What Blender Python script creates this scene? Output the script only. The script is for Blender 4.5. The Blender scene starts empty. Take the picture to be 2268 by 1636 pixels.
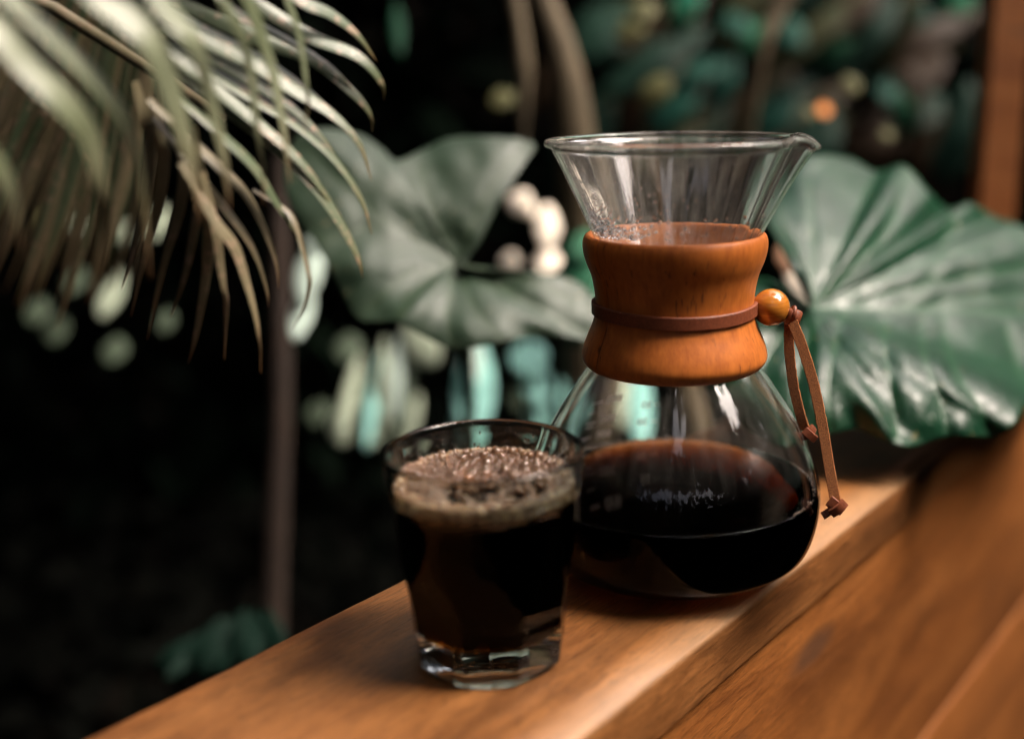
import bpy, bmesh, math, random
import numpy as np
from mathutils import Vector, Matrix, noise
random.seed(7); rng = np.random.default_rng(7)
R = math.radians
scn = bpy.context.scene
COL = scn.collection

# ------------------------------------------------------------ camera
F, HOR, ROLL, PX, CH = 2500.0, 175.0, -0.018, 1250.0, 0.255      # in pixels of a 2268 x 1636 view
pitch = math.atan((818 - HOR) / F)
fw = np.array([0, math.cos(pitch), -math.sin(pitch)])
up0 = np.array([0, math.sin(pitch), math.cos(pitch)]); rt0 = np.array([1.0, 0, 0])
cr, sr = math.cos(ROLL), math.sin(ROLL)
RT = rt0 * cr + up0 * sr; UP = up0 * cr - rt0 * sr
CAM = np.array([0, 0, CH])
cd = bpy.data.cameras.new('camera'); cam = bpy.data.objects.new('camera', cd); COL.objects.link(cam)
cam.matrix_world = Matrix(((RT[0], UP[0], -fw[0], 0), (RT[1], UP[1], -fw[1], 0), (RT[2], UP[2], -fw[2], CH), (0, 0, 0, 1)))
cd.sensor_width = 36; cd.lens = F / 2268 * 36; cd.shift_x = -(PX - 1134) / 2268
cd.clip_start = 0.01; cd.clip_end = 200
cd.dof.use_dof = True; cd.dof.focus_distance = 0.572
cd.dof.aperture_fstop = 0.0397 / 0.0187
scn.camera = cam

def ray(x, y): return fw + RT * (x - PX) / F - UP * (y - 818) / F
def at(x, y, d): return Vector(CAM + ray(x, y) * d)              # a point d metres in front of the camera
def project(p):
    q = np.asarray(p, float) - CAM; z = q @ fw
    return np.stack([PX + F * (q @ RT) / z, 818 - F * (q @ UP) / z], -1)

# ------------------------------------------------------------ sky and sun
SUN_EL, SUN_AZ = 58.0, 104.0       # azimuth clockwise from +Y: high on the right
w = bpy.data.worlds.new('World'); scn.world = w; w.use_nodes = True
nt = w.node_tree
sky = nt.nodes.new('ShaderNodeTexSky'); sky.sky_type = 'NISHITA'; sky.sun_disc = False
sky.sun_elevation = R(SUN_EL); sky.sun_rotation = R(SUN_AZ); sky.dust_density = 10.0; sky.air_density = 0.3; sky.ozone_density = 0.0
nt.links.new(sky.outputs[0], nt.nodes['Background'].inputs[0]); nt.nodes['Background'].inputs[1].default_value = 0.15
sl = bpy.data.lights.new('sun', 'SUN'); sl.energy = 0.6; sl.angle = R(28); sl.color = (1, .88, .72)
so = bpy.data.objects.new('sun', sl); COL.objects.link(so)
sd = Vector((math.sin(R(SUN_AZ)) * math.cos(R(SUN_EL)), math.cos(R(SUN_AZ)) * math.cos(R(SUN_EL)), math.sin(R(SUN_EL))))
so.rotation_euler = sd.to_track_quat('Z', 'Y').to_euler(); so.location = sd * 3
scn.view_settings.view_transform = 'Standard'; scn.view_settings.look = 'None'
scn.view_settings.exposure = 2.0; scn.view_settings.gamma = 1
cy = scn.cycles
cy.max_bounces = 16; cy.transmission_bounces = 16; cy.glossy_bounces = 6; cy.diffuse_bounces = 3; cy.transparent_max_bounces = 12
cy.volume_bounces = 0; cy.use_denoising = True; cy.sample_clamp_indirect = 3.0; cy.blur_glossy = 0.5; cy.use_adaptive_sampling = False; cy.filter_width = 1.3

# ------------------------------------------------------------ helpers
def tag(o, label=None, cat=None, group=None, kind=None):
    if label: o['label'] = label
    if cat: o['category'] = cat
    if group: o['group'] = group
    if kind: o['kind'] = kind
    return o
def thing(name, label, cat, loc=(0, 0, 0), group=None):
    o = bpy.data.objects.new(name, None); COL.objects.link(o); o.location = loc; o.empty_display_size = .02
    return tag(o, label, cat, group)
def obj(name, verts, faces, m, parent=None, smooth=True, attrs=None):
    """verts in world space; re-expressed in the frame of the parent (parents are unrotated)."""
    off = Vector((0, 0, 0)); p = parent
    while p is not None: off += p.location; p = p.parent
    me = bpy.data.meshes.new(name)
    V = np.asarray([tuple(v) for v in verts], float) - np.array(off)
    me.from_pydata(V.tolist(), [], [list(f) for f in faces])
    if smooth: me.polygons.foreach_set('use_smooth', [True] * len(me.polygons))
    if attrs:
        for k, a in attrs.items():
            at_ = me.attributes.new(k, 'FLOAT', 'POINT'); at_.data.foreach_set('value', np.asarray(a, dtype=np.float32))
    if m: me.materials.append(m)
    me.update()
    o = bpy.data.objects.new(name, me); COL.objects.link(o); o.parent = parent
    return o
def catmull(P, n, closed=False):
    P = np.asarray(P, float); k = len(P)
    if closed: Q = np.concatenate([P[-1:], P, P[:2]]); seg = k
    else: Q = np.concatenate([2 * P[:1] - P[1:2], P, 2 * P[-1:] - P[-2:-1]]); seg = k - 1
    tt = np.linspace(0, seg, n, endpoint=not closed)
    i = np.minimum(tt.astype(int), seg - 1); u = (tt - i)[:, None]
    a, b, c, d = Q[i], Q[i + 1], Q[i + 2], Q[i + 3]
    return .5 * (2 * b + (c - a) * u + (2 * a - 5 * b + 4 * c - d) * u ** 2 + (3 * b - a - 3 * c + d) * u ** 3)
def lathe(prof, c, n=96, closed_prof=False, a0=0, a1=2 * math.pi, rf=None):
    """prof: (r,z) list around centre c; rf(phi,r,z,i)->(r,z) may reshape."""
    full = abs(a1 - a0 - 2 * math.pi) < 1e-6
    m = n if full else n + 1
    V, Fc = [], []
    for j in range(m):
        ph = a0 + (a1 - a0) * j / n
        for i, (r, z) in enumerate(prof):
            if rf: r, z = rf(ph, r, z, i)
            V.append((c[0] + r * math.cos(ph), c[1] + r * math.sin(ph), c[2] + z))
    k = len(prof)
    for j in range(n):
        j2 = (j + 1) % m
        for i in range(k if closed_prof else k - 1):
            i2 = (i + 1) % k
            Fc.append((j * k + i, j2 * k + i, j2 * k + i2, j * k + i2))
    if closed_prof and not full:
        Fc.append(list(range(k))[::-1]); Fc.append([(m - 1) * k + i for i in range(k)])
    return V, Fc
def smooth_prof(pts, n):
    return [tuple(p) for p in catmull(pts, n)]
def strip(path, wdir, half_w, half_t, nrm=None):
    """rectangular-section strap with rounded corners along path; wdir: width direction per point"""
    path = [Vector(p) for p in path]; n = len(path); V, Fc = [], []
    sec = [(-1, -.55), (-.88, -1), (.88, -1), (1, -.55), (1, .55), (.88, 1), (-.88, 1), (-1, .55)]
    for i, p in enumerate(path):
        t = (path[min(i + 1, n - 1)] - path[max(i - 1, 0)]).normalized()
        wd = Vector(wdir[i] if isinstance(wdir, list) else wdir); wd = (wd - t * wd.dot(t)).normalized(); nd = t.cross(wd)
        hw = half_w[i] if isinstance(half_w, (list, np.ndarray)) else half_w
        for (a, b) in sec: V.append(p + wd * a * hw + nd * b * half_t)
    for i in range(n - 1):
        for a in range(8):
            b = (a + 1) % 8; Fc.append((i * 8 + a, i * 8 + b, i * 8 + 8 + b, i * 8 + 8 + a))
    Fc.append(list(range(8))[::-1]); Fc.append([(n - 1) * 8 + a for a in range(8)])
    return V, Fc
def tube(path, rad, n=10):
    path = [Vector(p) for p in path]; V, Fc = [], []; m = len(path)
    ref = Vector((.13, -.9, .42)).normalized()
    for i, p in enumerate(path):
        t = (path[min(i + 1, m - 1)] - path[max(i - 1, 0)]).normalized()
        a = t.cross(ref).normalized(); b = t.cross(a)
        r = rad[i] if isinstance(rad, (list, np.ndarray)) else rad
        for k in range(n): V.append(p + a * r * math.cos(2 * math.pi * k / n) + b * r * math.sin(2 * math.pi * k / n))
    for i in range(m - 1):
        for k in range(n): Fc.append((i * n + k, i * n + (k + 1) % n, i * n + n + (k + 1) % n, i * n + n + k))
    Fc.append(list(range(n))); Fc.append([(m - 1) * n + k for k in range(n)][::-1])
    return V, Fc
def sphere(c, r, nu=16, nv=10, sq=(1, 1, 1)):
    V = [(c[0], c[1], c[2] + r * sq[2])]; Fc = []
    for i in range(1, nv):
        th = math.pi * i / nv
        for j in range(nu):
            ph = 2 * math.pi * j / nu
            V.append((c[0] + r * sq[0] * math.sin(th) * math.cos(ph), c[1] + r * sq[1] * math.sin(th) * math.sin(ph), c[2] + r * sq[2] * math.cos(th)))
    V.append((c[0], c[1], c[2] - r * sq[2])); L = len(V) - 1
    for j in range(nu):
        Fc.append((0, 1 + j, 1 + (j + 1) % nu)); Fc.append((L, L - nu + (j + 1) % nu, L - nu + j))
    for i in range(nv - 2):
        for j in range(nu):
            a = 1 + i * nu + j; b = 1 + i * nu + (j + 1) % nu
            Fc.append((a, a + nu, b + nu, b))
    return V, Fc
def merge(parts):
    V, Fc = [], []
    for v, f in parts:
        o = len(V); V += list(v); Fc += [tuple(i + o for i in q) for q in f]
    return V, Fc

# ------------------------------------------------------------ materials
def mat(name, color=(.5, .5, .5), rough=.5, **kw):
    m = bpy.data.materials.new(name); m.use_nodes = True
    b = m.node_tree.nodes['Principled BSDF']
    b.inputs['Base Color'].default_value = (*color, 1); b.inputs['Roughness'].default_value = rough
    for k, v in kw.items(): b.inputs[k].default_value = v
    return m
class NB:                                                   # tiny node builder
    def __init__(s, m): s.nt = m.node_tree; s.b = s.nt.nodes['Principled BSDF']
    def n(s, t, **kw):
        x = s.nt.nodes.new('ShaderNode' + t)
        for k, v in kw.items(): setattr(x, k, v)
        return x
    def link(s, a, b): s.nt.links.new(a, b)
    def coords(s, scale=(1, 1, 1), out='Object', rot=(0, 0, 0)):
        t = s.n('TexCoord'); mp = s.n('Mapping'); mp.inputs['Scale'].default_value = scale; mp.inputs['Rotation'].default_value = rot
        s.link(t.outputs[out], mp.inputs[0]); return mp.outputs[0]
    def noise(s, vec, scale, detail=4, rough=.5, dist=0):
        x = s.n('TexNoise'); x.inputs['Scale'].default_value = scale; x.inputs['Detail'].default_value = detail
        x.inputs['Roughness'].default_value = rough; x.inputs['Distortion'].default_value = dist
        s.link(vec, x.inputs['Vector']); return x.outputs['Fac']
    def ramp(s, fac, stops, interp='LINEAR'):
        r = s.n('ValToRGB'); r.color_ramp.interpolation = interp; e = r.color_ramp.elements
        while len(e) < len(stops): e.new(.5)
        for i, (p, c) in enumerate(stops):
            e[i].position = p; e[i].color = (*c, 1) if len(c) == 3 else c
        s.link(fac, r.inputs[0]); return r.outputs[0]
    def mix(s, fac, a, b, mode='MIX'):
        x = s.n('MixRGB', blend_type=mode)
        for inp, v in ((0, fac), (1, a), (2, b)):
            if isinstance(v, (int, float)): x.inputs[inp].default_value = v
            elif isinstance(v, tuple): x.inputs[inp].default_value = (*v, 1)
            else: s.link(v, x.inputs[inp])
        return x.outputs[0]
    def math(s, op, a, b=0.0):
        x = s.n('Math', operation=op)
        for i, v in enumerate((a, b)):
            if isinstance(v, (int, float)): x.inputs[i].default_value = v
            else: s.link(v, x.inputs[i])
        return x.outputs[0]
    def attr(s, name): x = s.n('Attribute', attribute_name=name); return x.outputs['Fac']
    def bump(s, h, strength, dist=.001):
        x = s.n('Bump'); x.inputs['Strength'].default_value = strength; x.inputs['Distance'].default_value = dist
        s.link(h, x.inputs['Height']); s.link(x.outputs[0], s.b.inputs['Normal'])

def timber(name, dark, mid, light, seed, stain=.6, rough=(.36, .55), knots=(4, 0, 12), worn_highlight=False):
    m = mat(name); N = NB(m)
    t = N.n('TexCoord'); ad = N.n('VectorMath', operation='ADD'); ad.inputs[1].default_value = (seed * 3.1, seed * 1.7, seed * .9)
    N.link(t.outputs['Object'], ad.inputs[0])
    def mp(sc):
        q = N.n('Mapping'); q.inputs['Scale'].default_value = sc; N.link(ad.outputs[0], q.inputs[0]); return q.outputs[0]
    big = N.noise(mp((2.2, 12, 12)), 1.6, 5, .6, .8)
    grain = N.noise(mp((13, 170, 170)), 2.0, 6, .7, .6)
    fine = N.noise(mp((60, 1000, 1000)), 1.0, 3, .7)
    blot = N.noise(mp((6, 16, 16)), 1.0, 4, .55, .3)
    c = N.ramp(big, [(.34, dark), (.47, mid), (.62, light)])
    c = N.mix(N.ramp(grain, [(.36, (1, 1, 1)), (.56, (0, 0, 0))]), c, tuple(x * .72 for x in dark), 'MIX') if False else N.mix(.5, c, N.ramp(grain, [(.36, dark), (.62, light)]), 'MIX')
    c = N.mix(N.math('MULTIPLY', N.ramp(fine, [(.35, (1, 1, 1)), (.52, (0, 0, 0))]), .5), c, tuple(x * .6 for x in dark))
    pore = N.noise(mp((150, 620, 620)), 1.0, 2, .6)
    c = N.mix(N.math('MULTIPLY', N.ramp(pore, [(.56, (0, 0, 0)), (.66, (1, 1, 1))]), .5), c, tuple(x * .55 for x in dark))
    c = N.mix(N.math('MULTIPLY', N.ramp(N.noise(mp((30, 60, 60)), 1.0, 5, .7), [(.5, (0, 0, 0)), (.75, (1, 1, 1))]), .45), c, dark)
    st = N.ramp(blot, [(.52, (0, 0, 0)), (.68, (1, 1, 1))])
    c = N.mix(N.math('MULTIPLY', st, stain), c, tuple(x * .38 for x in dark))
    # knots and short dark checks
    v = N.n('TexVoronoi'); v.inputs['Scale'].default_value = 1.0; N.link(mp(knots), v.inputs['Vector'])
    kn = N.ramp(v.outputs['Distance'], [(.07, (1, 1, 1)), (.15, (0, 0, 0))])
    c = N.mix(N.math('MULTIPLY', kn, .55), c, (.05, .03, .02))
    if worn_highlight:                                                # edge highlight painted in as a pale band, partly real wear
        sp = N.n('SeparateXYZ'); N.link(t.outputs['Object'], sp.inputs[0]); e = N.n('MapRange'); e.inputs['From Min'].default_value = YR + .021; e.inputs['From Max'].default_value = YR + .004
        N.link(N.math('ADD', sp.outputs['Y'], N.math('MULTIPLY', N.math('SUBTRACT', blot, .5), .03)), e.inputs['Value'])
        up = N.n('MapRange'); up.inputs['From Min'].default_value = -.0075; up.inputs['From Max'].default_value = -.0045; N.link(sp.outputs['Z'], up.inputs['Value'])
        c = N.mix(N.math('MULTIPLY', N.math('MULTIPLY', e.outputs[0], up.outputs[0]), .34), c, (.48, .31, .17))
    N.link(c, N.b.inputs['Base Color'])
    rr = N.n('MapRange'); rr.inputs['To Min'].default_value = rough[0]; rr.inputs['To Max'].default_value = rough[1]
    N.link(grain, rr.inputs['Value']); N.link(rr.outputs[0], N.b.inputs['Roughness'])
    h = N.math('ADD', N.math('MULTIPLY', grain, 1.0), N.math('MULTIPLY', fine, .5))
    N.bump(h, .5, .0008)
    N.b.inputs['Specular IOR Level'].default_value = .5
    return m
YR, YL = .2403, .4033                    # near and far edge of the cap board, measured across the rail from the camera's foot
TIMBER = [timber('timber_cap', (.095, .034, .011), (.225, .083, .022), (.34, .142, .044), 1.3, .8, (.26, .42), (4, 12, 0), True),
          timber('timber_face', (.11, .033, .007), (.245, .080, .015), (.33, .120, .028), 4.1, .45),
          timber('timber_low', (.14, .044, .009), (.25, .083, .017), (.34, .125, .030), 7.7, .3),
          timber('timber_post', (.15, .045, .012), (.27, .095, .024), (.33, .13, .04), 2.2, .3)]

TIMBER[0].node_tree.nodes['Principled BSDF'].inputs['Coat Weight'].default_value = .35; TIMBER[0].node_tree.nodes['Principled BSDF'].inputs['Coat Roughness'].default_value = .22
GLASS = mat('clear_glass', (1, 1, 1), 0.0, **{'Transmission Weight': 1.0, 'IOR': 1.44})
GLASS2 = mat('tumbler_glass', (.90, .965, .92), 0.0, **{'Transmission Weight': 1.0, 'IOR': 1.42})
def veil_streaks(m, z0, strong, weak):
    """reflected veil painted as a pale film, part water film, on the glass: faint vertical whitish streaks"""
    N = NB(m); t = N.n('TexCoord'); sp = N.n('SeparateXYZ'); N.link(t.outputs['Object'], sp.inputs[0])
    an = N.math('ARCTAN2', sp.outputs['Y'], sp.outputs['X']); cb = N.n('CombineXYZ'); N.link(N.math('MULTIPLY', an, 3.0), cb.inputs[0]); N.link(N.math('MULTIPLY', sp.outputs['Z'], 9.0), cb.inputs[1])
    a = N.ramp(N.noise(cb.outputs[0], 3.2, 6, .68, .2), [(.38, (0, 0, 0)), (.72, (1, 1, 1))])
    lim = N.ramp(N.math('MULTIPLY', sp.outputs['Z'], 4.0), [(.0, (0, 0, 0)), (.24, (0, 0, 0)), (.34, (weak,) * 3), (.48, (weak,) * 3), (4 * z0, (strong,) * 3)])
    f = N.math('MULTIPLY', N.math('ADD', a, .12), lim)
    d = N.n('BsdfDiffuse'); d.inputs[0].default_value = (.80, .76, .68, 1); mx = N.n('MixShader')
    N.link(f, mx.inputs[0]); N.link(N.b.outputs[0], mx.inputs[1]); N.link(d.outputs[0], mx.inputs[2]); N.link(mx.outputs[0], m.node_tree.nodes['Material Output'].inputs[0])
veil_streaks(GLASS, .165, .11, .03)  # cone veil and milky shoulder highlight painted as diffuse film
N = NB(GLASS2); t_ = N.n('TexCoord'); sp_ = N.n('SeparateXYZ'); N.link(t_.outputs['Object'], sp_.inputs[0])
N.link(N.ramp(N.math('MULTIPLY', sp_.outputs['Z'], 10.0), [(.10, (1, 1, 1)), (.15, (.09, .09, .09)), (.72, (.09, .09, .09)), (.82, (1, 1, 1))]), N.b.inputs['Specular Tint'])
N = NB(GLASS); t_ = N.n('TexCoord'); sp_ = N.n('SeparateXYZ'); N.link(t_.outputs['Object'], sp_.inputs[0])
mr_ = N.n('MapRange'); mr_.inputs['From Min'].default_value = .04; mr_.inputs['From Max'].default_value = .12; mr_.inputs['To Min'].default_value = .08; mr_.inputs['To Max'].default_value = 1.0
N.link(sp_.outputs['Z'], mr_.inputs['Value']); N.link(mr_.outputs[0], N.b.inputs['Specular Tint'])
WATER = mat('water', (1, 1, 1), 0.0, **{'Transmission Weight': 1.0, 'IOR': 1.33})
def coffee_mat(name, dens, level, n_glass):
    """liquid in a glass: the wetted wall is one shared glass/coffee interface, the open top is coffee/air"""
    m = bpy.data.materials.new(name); m.use_nodes = True; t = m.node_tree; t.nodes.remove(t.nodes['Principled BSDF'])
    g = t.nodes.new('ShaderNodeBsdfGlass'); g.inputs['Roughness'].default_value = 0
    tc = t.nodes.new('ShaderNodeTexCoord'); sp = t.nodes.new('ShaderNodeSeparateXYZ'); gt = t.nodes.new('ShaderNodeMath'); gt.operation = 'GREATER_THAN'; gt.inputs[1].default_value = level - .00015
    mr = t.nodes.new('ShaderNodeMapRange'); mr.inputs['To Min'].default_value = 1.34 / n_glass; mr.inputs['To Max'].default_value = 1.34
    t.links.new(tc.outputs['Object'], sp.inputs[0]); t.links.new(sp.outputs['Z'], gt.inputs[0]); t.links.new(gt.outputs[0], mr.inputs['Value']); t.links.new(mr.outputs[0], g.inputs['IOR'])
    out = t.nodes['Material Output']; t.links.new(g.outputs[0], out.inputs['Surface'])
    va = t.nodes.new('ShaderNodeVolumeAbsorption'); va.inputs[0].default_value = (.80, .69, .47, 1); va.inputs[1].default_value = dens
    t.links.new(va.outputs[0], out.inputs['Volume'])
    return m
CZ, TZ = .0446, .0846             # coffee level in the carafe, froth level in the tumbler
CL = TZ - .0040                   # coffee level in the tumbler, under the froth
COFFEE = coffee_mat('coffee_in_carafe', 340, CZ, 1.44); COFFEE2 = coffee_mat('coffee_in_tumbler', 1200, CL, 1.42)
FROTH = mat('froth', (.62, .40, .22), .22, **{'Subsurface Weight': .0, 'Coat Weight': .6, 'Coat Roughness': .05})
N = NB(FROTH); v = N.coords((1, 1, 1)); N.link(N.ramp(N.noise(v, 420, 3, .6), [(.38, (.09, .042, .018)), (.62, (.40, .27, .15))]), N.b.inputs['Base Color'])
BUBBLE = mat('bubble_film', (.50, .30, .18), .02, **{'Transmission Weight': .8, 'IOR': 1.25, 'Coat Weight': 1.0, 'Coat Roughness': .09, 'Coat IOR': 1.6})

COLLAR = mat('collar_wood', rough=.5, **{'Specular IOR Level': .35}); N = NB(COLLAR)
g1 = N.noise(N.coords((45, 45, 5)), 8, 5, .6, .2); g2 = N.noise(N.coords((1, 1, .35)), 260, 4, .65); g3 = N.noise(N.coords((300, 300, 26)), 1.6, 2, .5); g4 = N.noise(N.coords((1, 1, 1)), 22, 3, .5)
c = N.ramp(g1, [(.3, (.33, .082, .012)), (.5, (.42, .112, .017)), (.7, (.49, .142, .024))])
c = N.mix(.5, c, N.ramp(g2, [(.3, (.27, .068, .011)), (.62, (.52, .158, .026))]))
c = N.mix(N.math('MULTIPLY', N.ramp(g3, [(.63, (0, 0, 0)), (.70, (1, 1, 1))]), N.ramp(g4, [(.42, (0, 0, 0)), (.6, (.8, .8, .8))])), c, (.10, .03, .01))
N.link(c, N.b.inputs['Base Color']); N.bump(N.math('ADD', g2, g3), .25, .0004)
BEAD = mat('varnished_bead', (.55, .24, .045), .18, **{'Coat Weight': 1.0, 'Coat Roughness': .03}); N = NB(BEAD)
N.link(N.ramp(N.noise(N.coords((60, 60, 300)), 1.6, 4, .6, .6), [(.3, (.34, .10, .010)), (.65, (.52, .20, .030))]), N.b.inputs['Base Color'])
TIE = mat('leather_tie', (.21, .065, .035), .5); N = NB(TIE)
q = N.noise(N.coords(), 900, 3, .6); N.link(N.ramp(q, [(.3, (.12, .028, .010)), (.7, (.23, .060, .022))]), N.b.inputs['Base Color']); N.bump(q, .3, .0003)
SUEDE = mat('suede_thong', (.33, .13, .045), .95); N = NB(SUEDE)
q = N.noise(N.coords(), 1500, 4, .8); N.link(N.ramp(q, [(.32, (.12, .032, .008)), (.65, (.46, .165, .045))]), N.b.inputs['Base Color']); N.bump(q, 1.0, .0009)
PRINT = mat('scale_print', (1, .88, .78), .6)

def leaf_mat(name, base, alt, veinc, sheen=.35, rough=.38, nscale=30, spots=None, trans=.0):
    m = mat(name); N = NB(m)
    n1 = N.noise(N.coords(), nscale, 4, .6)
    c = N.ramp(n1, [(.35, base), (.65, alt)])
    c = N.mix(N.math('MULTIPLY', N.attr('vein'), .75), c, veinc)
    if spots: c = N.mix(N.ramp(N.noise(N.coords(), nscale * 6, 3, .7), [(.55, (0, 0, 0)), (.66, (1, 1, 1))]), c, spots)
    N.link(c, N.b.inputs['Base Color'])
    N.b.inputs['Roughness'].default_value = rough; N.b.inputs['Coat Weight'].default_value = sheen; N.b.inputs['Coat Roughness'].default_value = .3
    if name in ('deep_green_leaf', 'dull_green_leaf'):          # fine net of side veins, a few pale specks
        vo = N.n('TexVoronoi', feature='DISTANCE_TO_EDGE'); vo.inputs['Scale'].default_value = 95.0
        wv = N.n('MixRGB'); wv.inputs[0].default_value = .02; N.link(N.coords(), wv.inputs[1]); nz = N.n('TexNoise'); nz.inputs['Scale'].default_value = 40; N.link(nz.outputs['Color'], wv.inputs[2]); N.link(wv.outputs[0], vo.inputs['Vector'])
        ed = N.ramp(vo.outputs['Distance'], [(.0, (1, 1, 1)), (.09, (0, 0, 0))]); c = N.mix(N.math('MULTIPLY', ed, .32), c, veinc)
        sp = N.ramp(N.noise(N.coords(), 160, 2, .5), [(.70, (0, 0, 0)), (.74, (1, 1, 1))]); c = N.mix(N.math('MULTIPLY', sp, .6), c, (.20, .17, .08))
        N.link(c, N.b.inputs['Base Color']); N.bump(N.math('ADD', N.math('MULTIPLY', ed, -.6), N.noise(N.coords(), nscale * 4, 4, .6)), .28, .0012)
    else: N.bump(N.noise(N.coords(), nscale * 4, 4, .6), .12, .002)
    if name.endswith('_leaf') and name in ('deep_green_leaf', 'dull_green_leaf'): pass
    else: N.b.inputs['Specular IOR Level'].default_value = .12
    return m
LEAF_R = leaf_mat('deep_green_leaf', (.0025, .021, .010), (.005, .036, .016), (.015, .065, .026), .0, .34, 14)
LEAF_R.node_tree.nodes['Principled BSDF'].inputs['Specular IOR Level'].default_value = .42
LEAF_L = leaf_mat('dull_green_leaf', (.011, .030, .015), (.024, .045, .025), (.035, .06, .03), .0, .50, 14)
def palm_mat(name, a, b, tip, spots):
    m = mat(name, rough=.42); N = NB(m)
    c = N.ramp(N.noise(N.coords(), 22, 3, .6), [(.35, a), (.65, b)])
    if spots:
        s1 = N.ramp(N.noise(N.coords(), 170, 3, .65), [(.53, (0, 0, 0)), (.64, (1, 1, 1))])
        s2 = N.ramp(N.noise(N.coords(), 12, 2, .5), [(.40, (.1, .1, .1)), (.6, (1, 1, 1))])
        c = N.mix(N.math('MULTIPLY', s1, s2), c, spots)
    rib = N.ramp(N.math('SINE', N.math('MULTIPLY', N.attr('across'), 44.0)), [(.0, (.74, .74, .74)), (1.0, (1.1, 1.1, 1.1))])
    c = N.mix(1.0, c, rib, 'MULTIPLY')
    c = N.mix(N.math('POWER', N.attr('along'), 7.0), c, tip)
    N.link(c, N.b.inputs['Base Color']); N.b.inputs['Coat Weight'].default_value = .12; N.b.inputs['Coat Roughness'].default_value = .35
    return m
PALM_A = palm_mat('pale_palm_leaflet', (.15, .18, .095), (.27, .30, .19), (.20, .10, .045), None)
PALM_B = palm_mat('spotted_palm_leaflet', (.075, .115, .055), (.15, .19, .11), (.16, .10, .035), (.50, .34, .24))
PALM_C = palm_mat('browned_palm_leaflet', (.17, .145, .075), (.29, .25, .15), (.19, .10, .045), (.52, .36, .25))
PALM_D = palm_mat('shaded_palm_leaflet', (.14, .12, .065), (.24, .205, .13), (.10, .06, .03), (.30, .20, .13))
BARK = mat('stem_bark', rough=.85); N = NB(BARK)
q = N.noise(N.coords((1, 1, .2)), 40, 5, .6); N.link(N.ramp(q, [(.3, (.008, .0035, .002)), (.7, (.030, .015, .007))]), N.b.inputs['Base Color']); N.bump(q, .6, .006)
VINE = mat('pale_root', rough=.8); N = NB(VINE)
q = N.noise(N.coords((1, 1, .2)), 30, 5, .6); N.link(N.ramp(q, [(.3, (.05, .036, .017)), (.7, (.12, .09, .048))]), N.b.inputs['Base Color']); N.bump(q, .6, .006)
SOIL = mat('dark_soil', rough=.95, **{'Specular IOR Level': .05}); N = NB(SOIL)
q = N.noise(N.coords(), 6, 8, .7); N.link(N.ramp(q, [(.3, (.002, .0015, .001)), (.7, (.006, .0045, .003))]), N.b.inputs['Base Color']); N.bump(q, .8, .05)
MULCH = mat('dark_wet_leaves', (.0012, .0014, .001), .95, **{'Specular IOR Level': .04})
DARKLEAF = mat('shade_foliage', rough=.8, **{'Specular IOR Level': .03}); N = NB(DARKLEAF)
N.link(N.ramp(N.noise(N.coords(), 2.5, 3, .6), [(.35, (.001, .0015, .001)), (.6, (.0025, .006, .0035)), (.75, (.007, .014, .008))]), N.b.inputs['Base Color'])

# ------------------------------------------------------------ ground and the timber bench back
obj('ground', [(-20, -20, -1.0), (20, -20, -1.0), (20, 20, -1.0), (-20, 20, -1.0)], [(0, 1, 2, 3)], SOIL)['kind'] = 'structure'

AZ = R(36.82); U = Vector((math.sin(AZ), math.cos(AZ), 0)); NL = Vector((-math.cos(AZ), math.sin(AZ), 0))
YR, YL = .2403, .4033                    # near and far edge of the cap board, measured across the rail from the camera's foot
BX0 = .185
bench = thing('bench_back', 'long brown timber bench back with a flat top board carrying the carafe and tumbler', 'bench', (0, 0, 0))
def board(name, y0, y1, z0, z1, x0, x1, rad, m, seg=6, wob=0.0, crown=0):
    """cross-section (y,z) with rounded corners, swept along local x with slight unevenness"""
    cs = []
    if crown: cs_near = [(y0 + .021 - .0195 * t, z1 - crown * t ** 2.2) for t in np.linspace(0, 1, 9)] + [(y0 + .0005, z1 - crown - .0008), (y0, z1 - crown - .0022)]
    for (cyy, czz, a0) in ((y1 - rad[1], z1 - rad[1], 0), (y0 + rad[0], z1 - rad[0], 90), (y0 + rad[2], z0 + rad[2], 180), (y1 - rad[3], z0 + rad[3], 270)):
        if crown and a0 == 90: cs += cs_near; continue
        r = {0: rad[1], 90: rad[0], 180: rad[2], 270: rad[3]}[a0]
        for k in range(seg + 1):
            a = R(a0 + 90 * k / seg); cs.append((cyy + r * math.cos(a), czz + r * math.sin(a)))
    xs = np.linspace(x0, x1, 160); V, Fc = [], []; k = len(cs)
    for x in xs:
        for (y, z) in cs:
            dy = wob * noise.noise(Vector((x * 9, y * 20, z * 20 + 3))) + wob * .5 * noise.noise(Vector((x * 45, y * 60, z * 60)))
            dz = wob * noise.noise(Vector((x * 9 + 7, y * 20, z * 20)))
            V.append((x, y + dy, z + min(0, dz)))
    for i in range(len(xs) - 1):
        for a in range(k): Fc.append((i * k + a, (i + 1) * k + a, (i + 1) * k + (a + 1) % k, i * k + (a + 1) % k))
    Fc.append(list(range(k))); Fc.append([(len(xs) - 1) * k + a for a in range(k)][::-1])
    o = obj(name, V, Fc, m, bench)
    o.rotation_euler = (0, 0, math.atan2(U.y, U.x))
    return o
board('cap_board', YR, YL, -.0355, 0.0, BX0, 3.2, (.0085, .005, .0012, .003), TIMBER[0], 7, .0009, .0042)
board('plank', YR + .0040, YR + .034, -.2380, -.0385, BX0, 3.2, (.0010, .003, .003, .003), TIMBER[1], 4, .0008)
board('plank', YR + .0045, YR + .034, -.445, -.2440, BX0, 3.2, (.0015, .003, .004, .003), TIMBER[2], 4, .0008)
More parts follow.
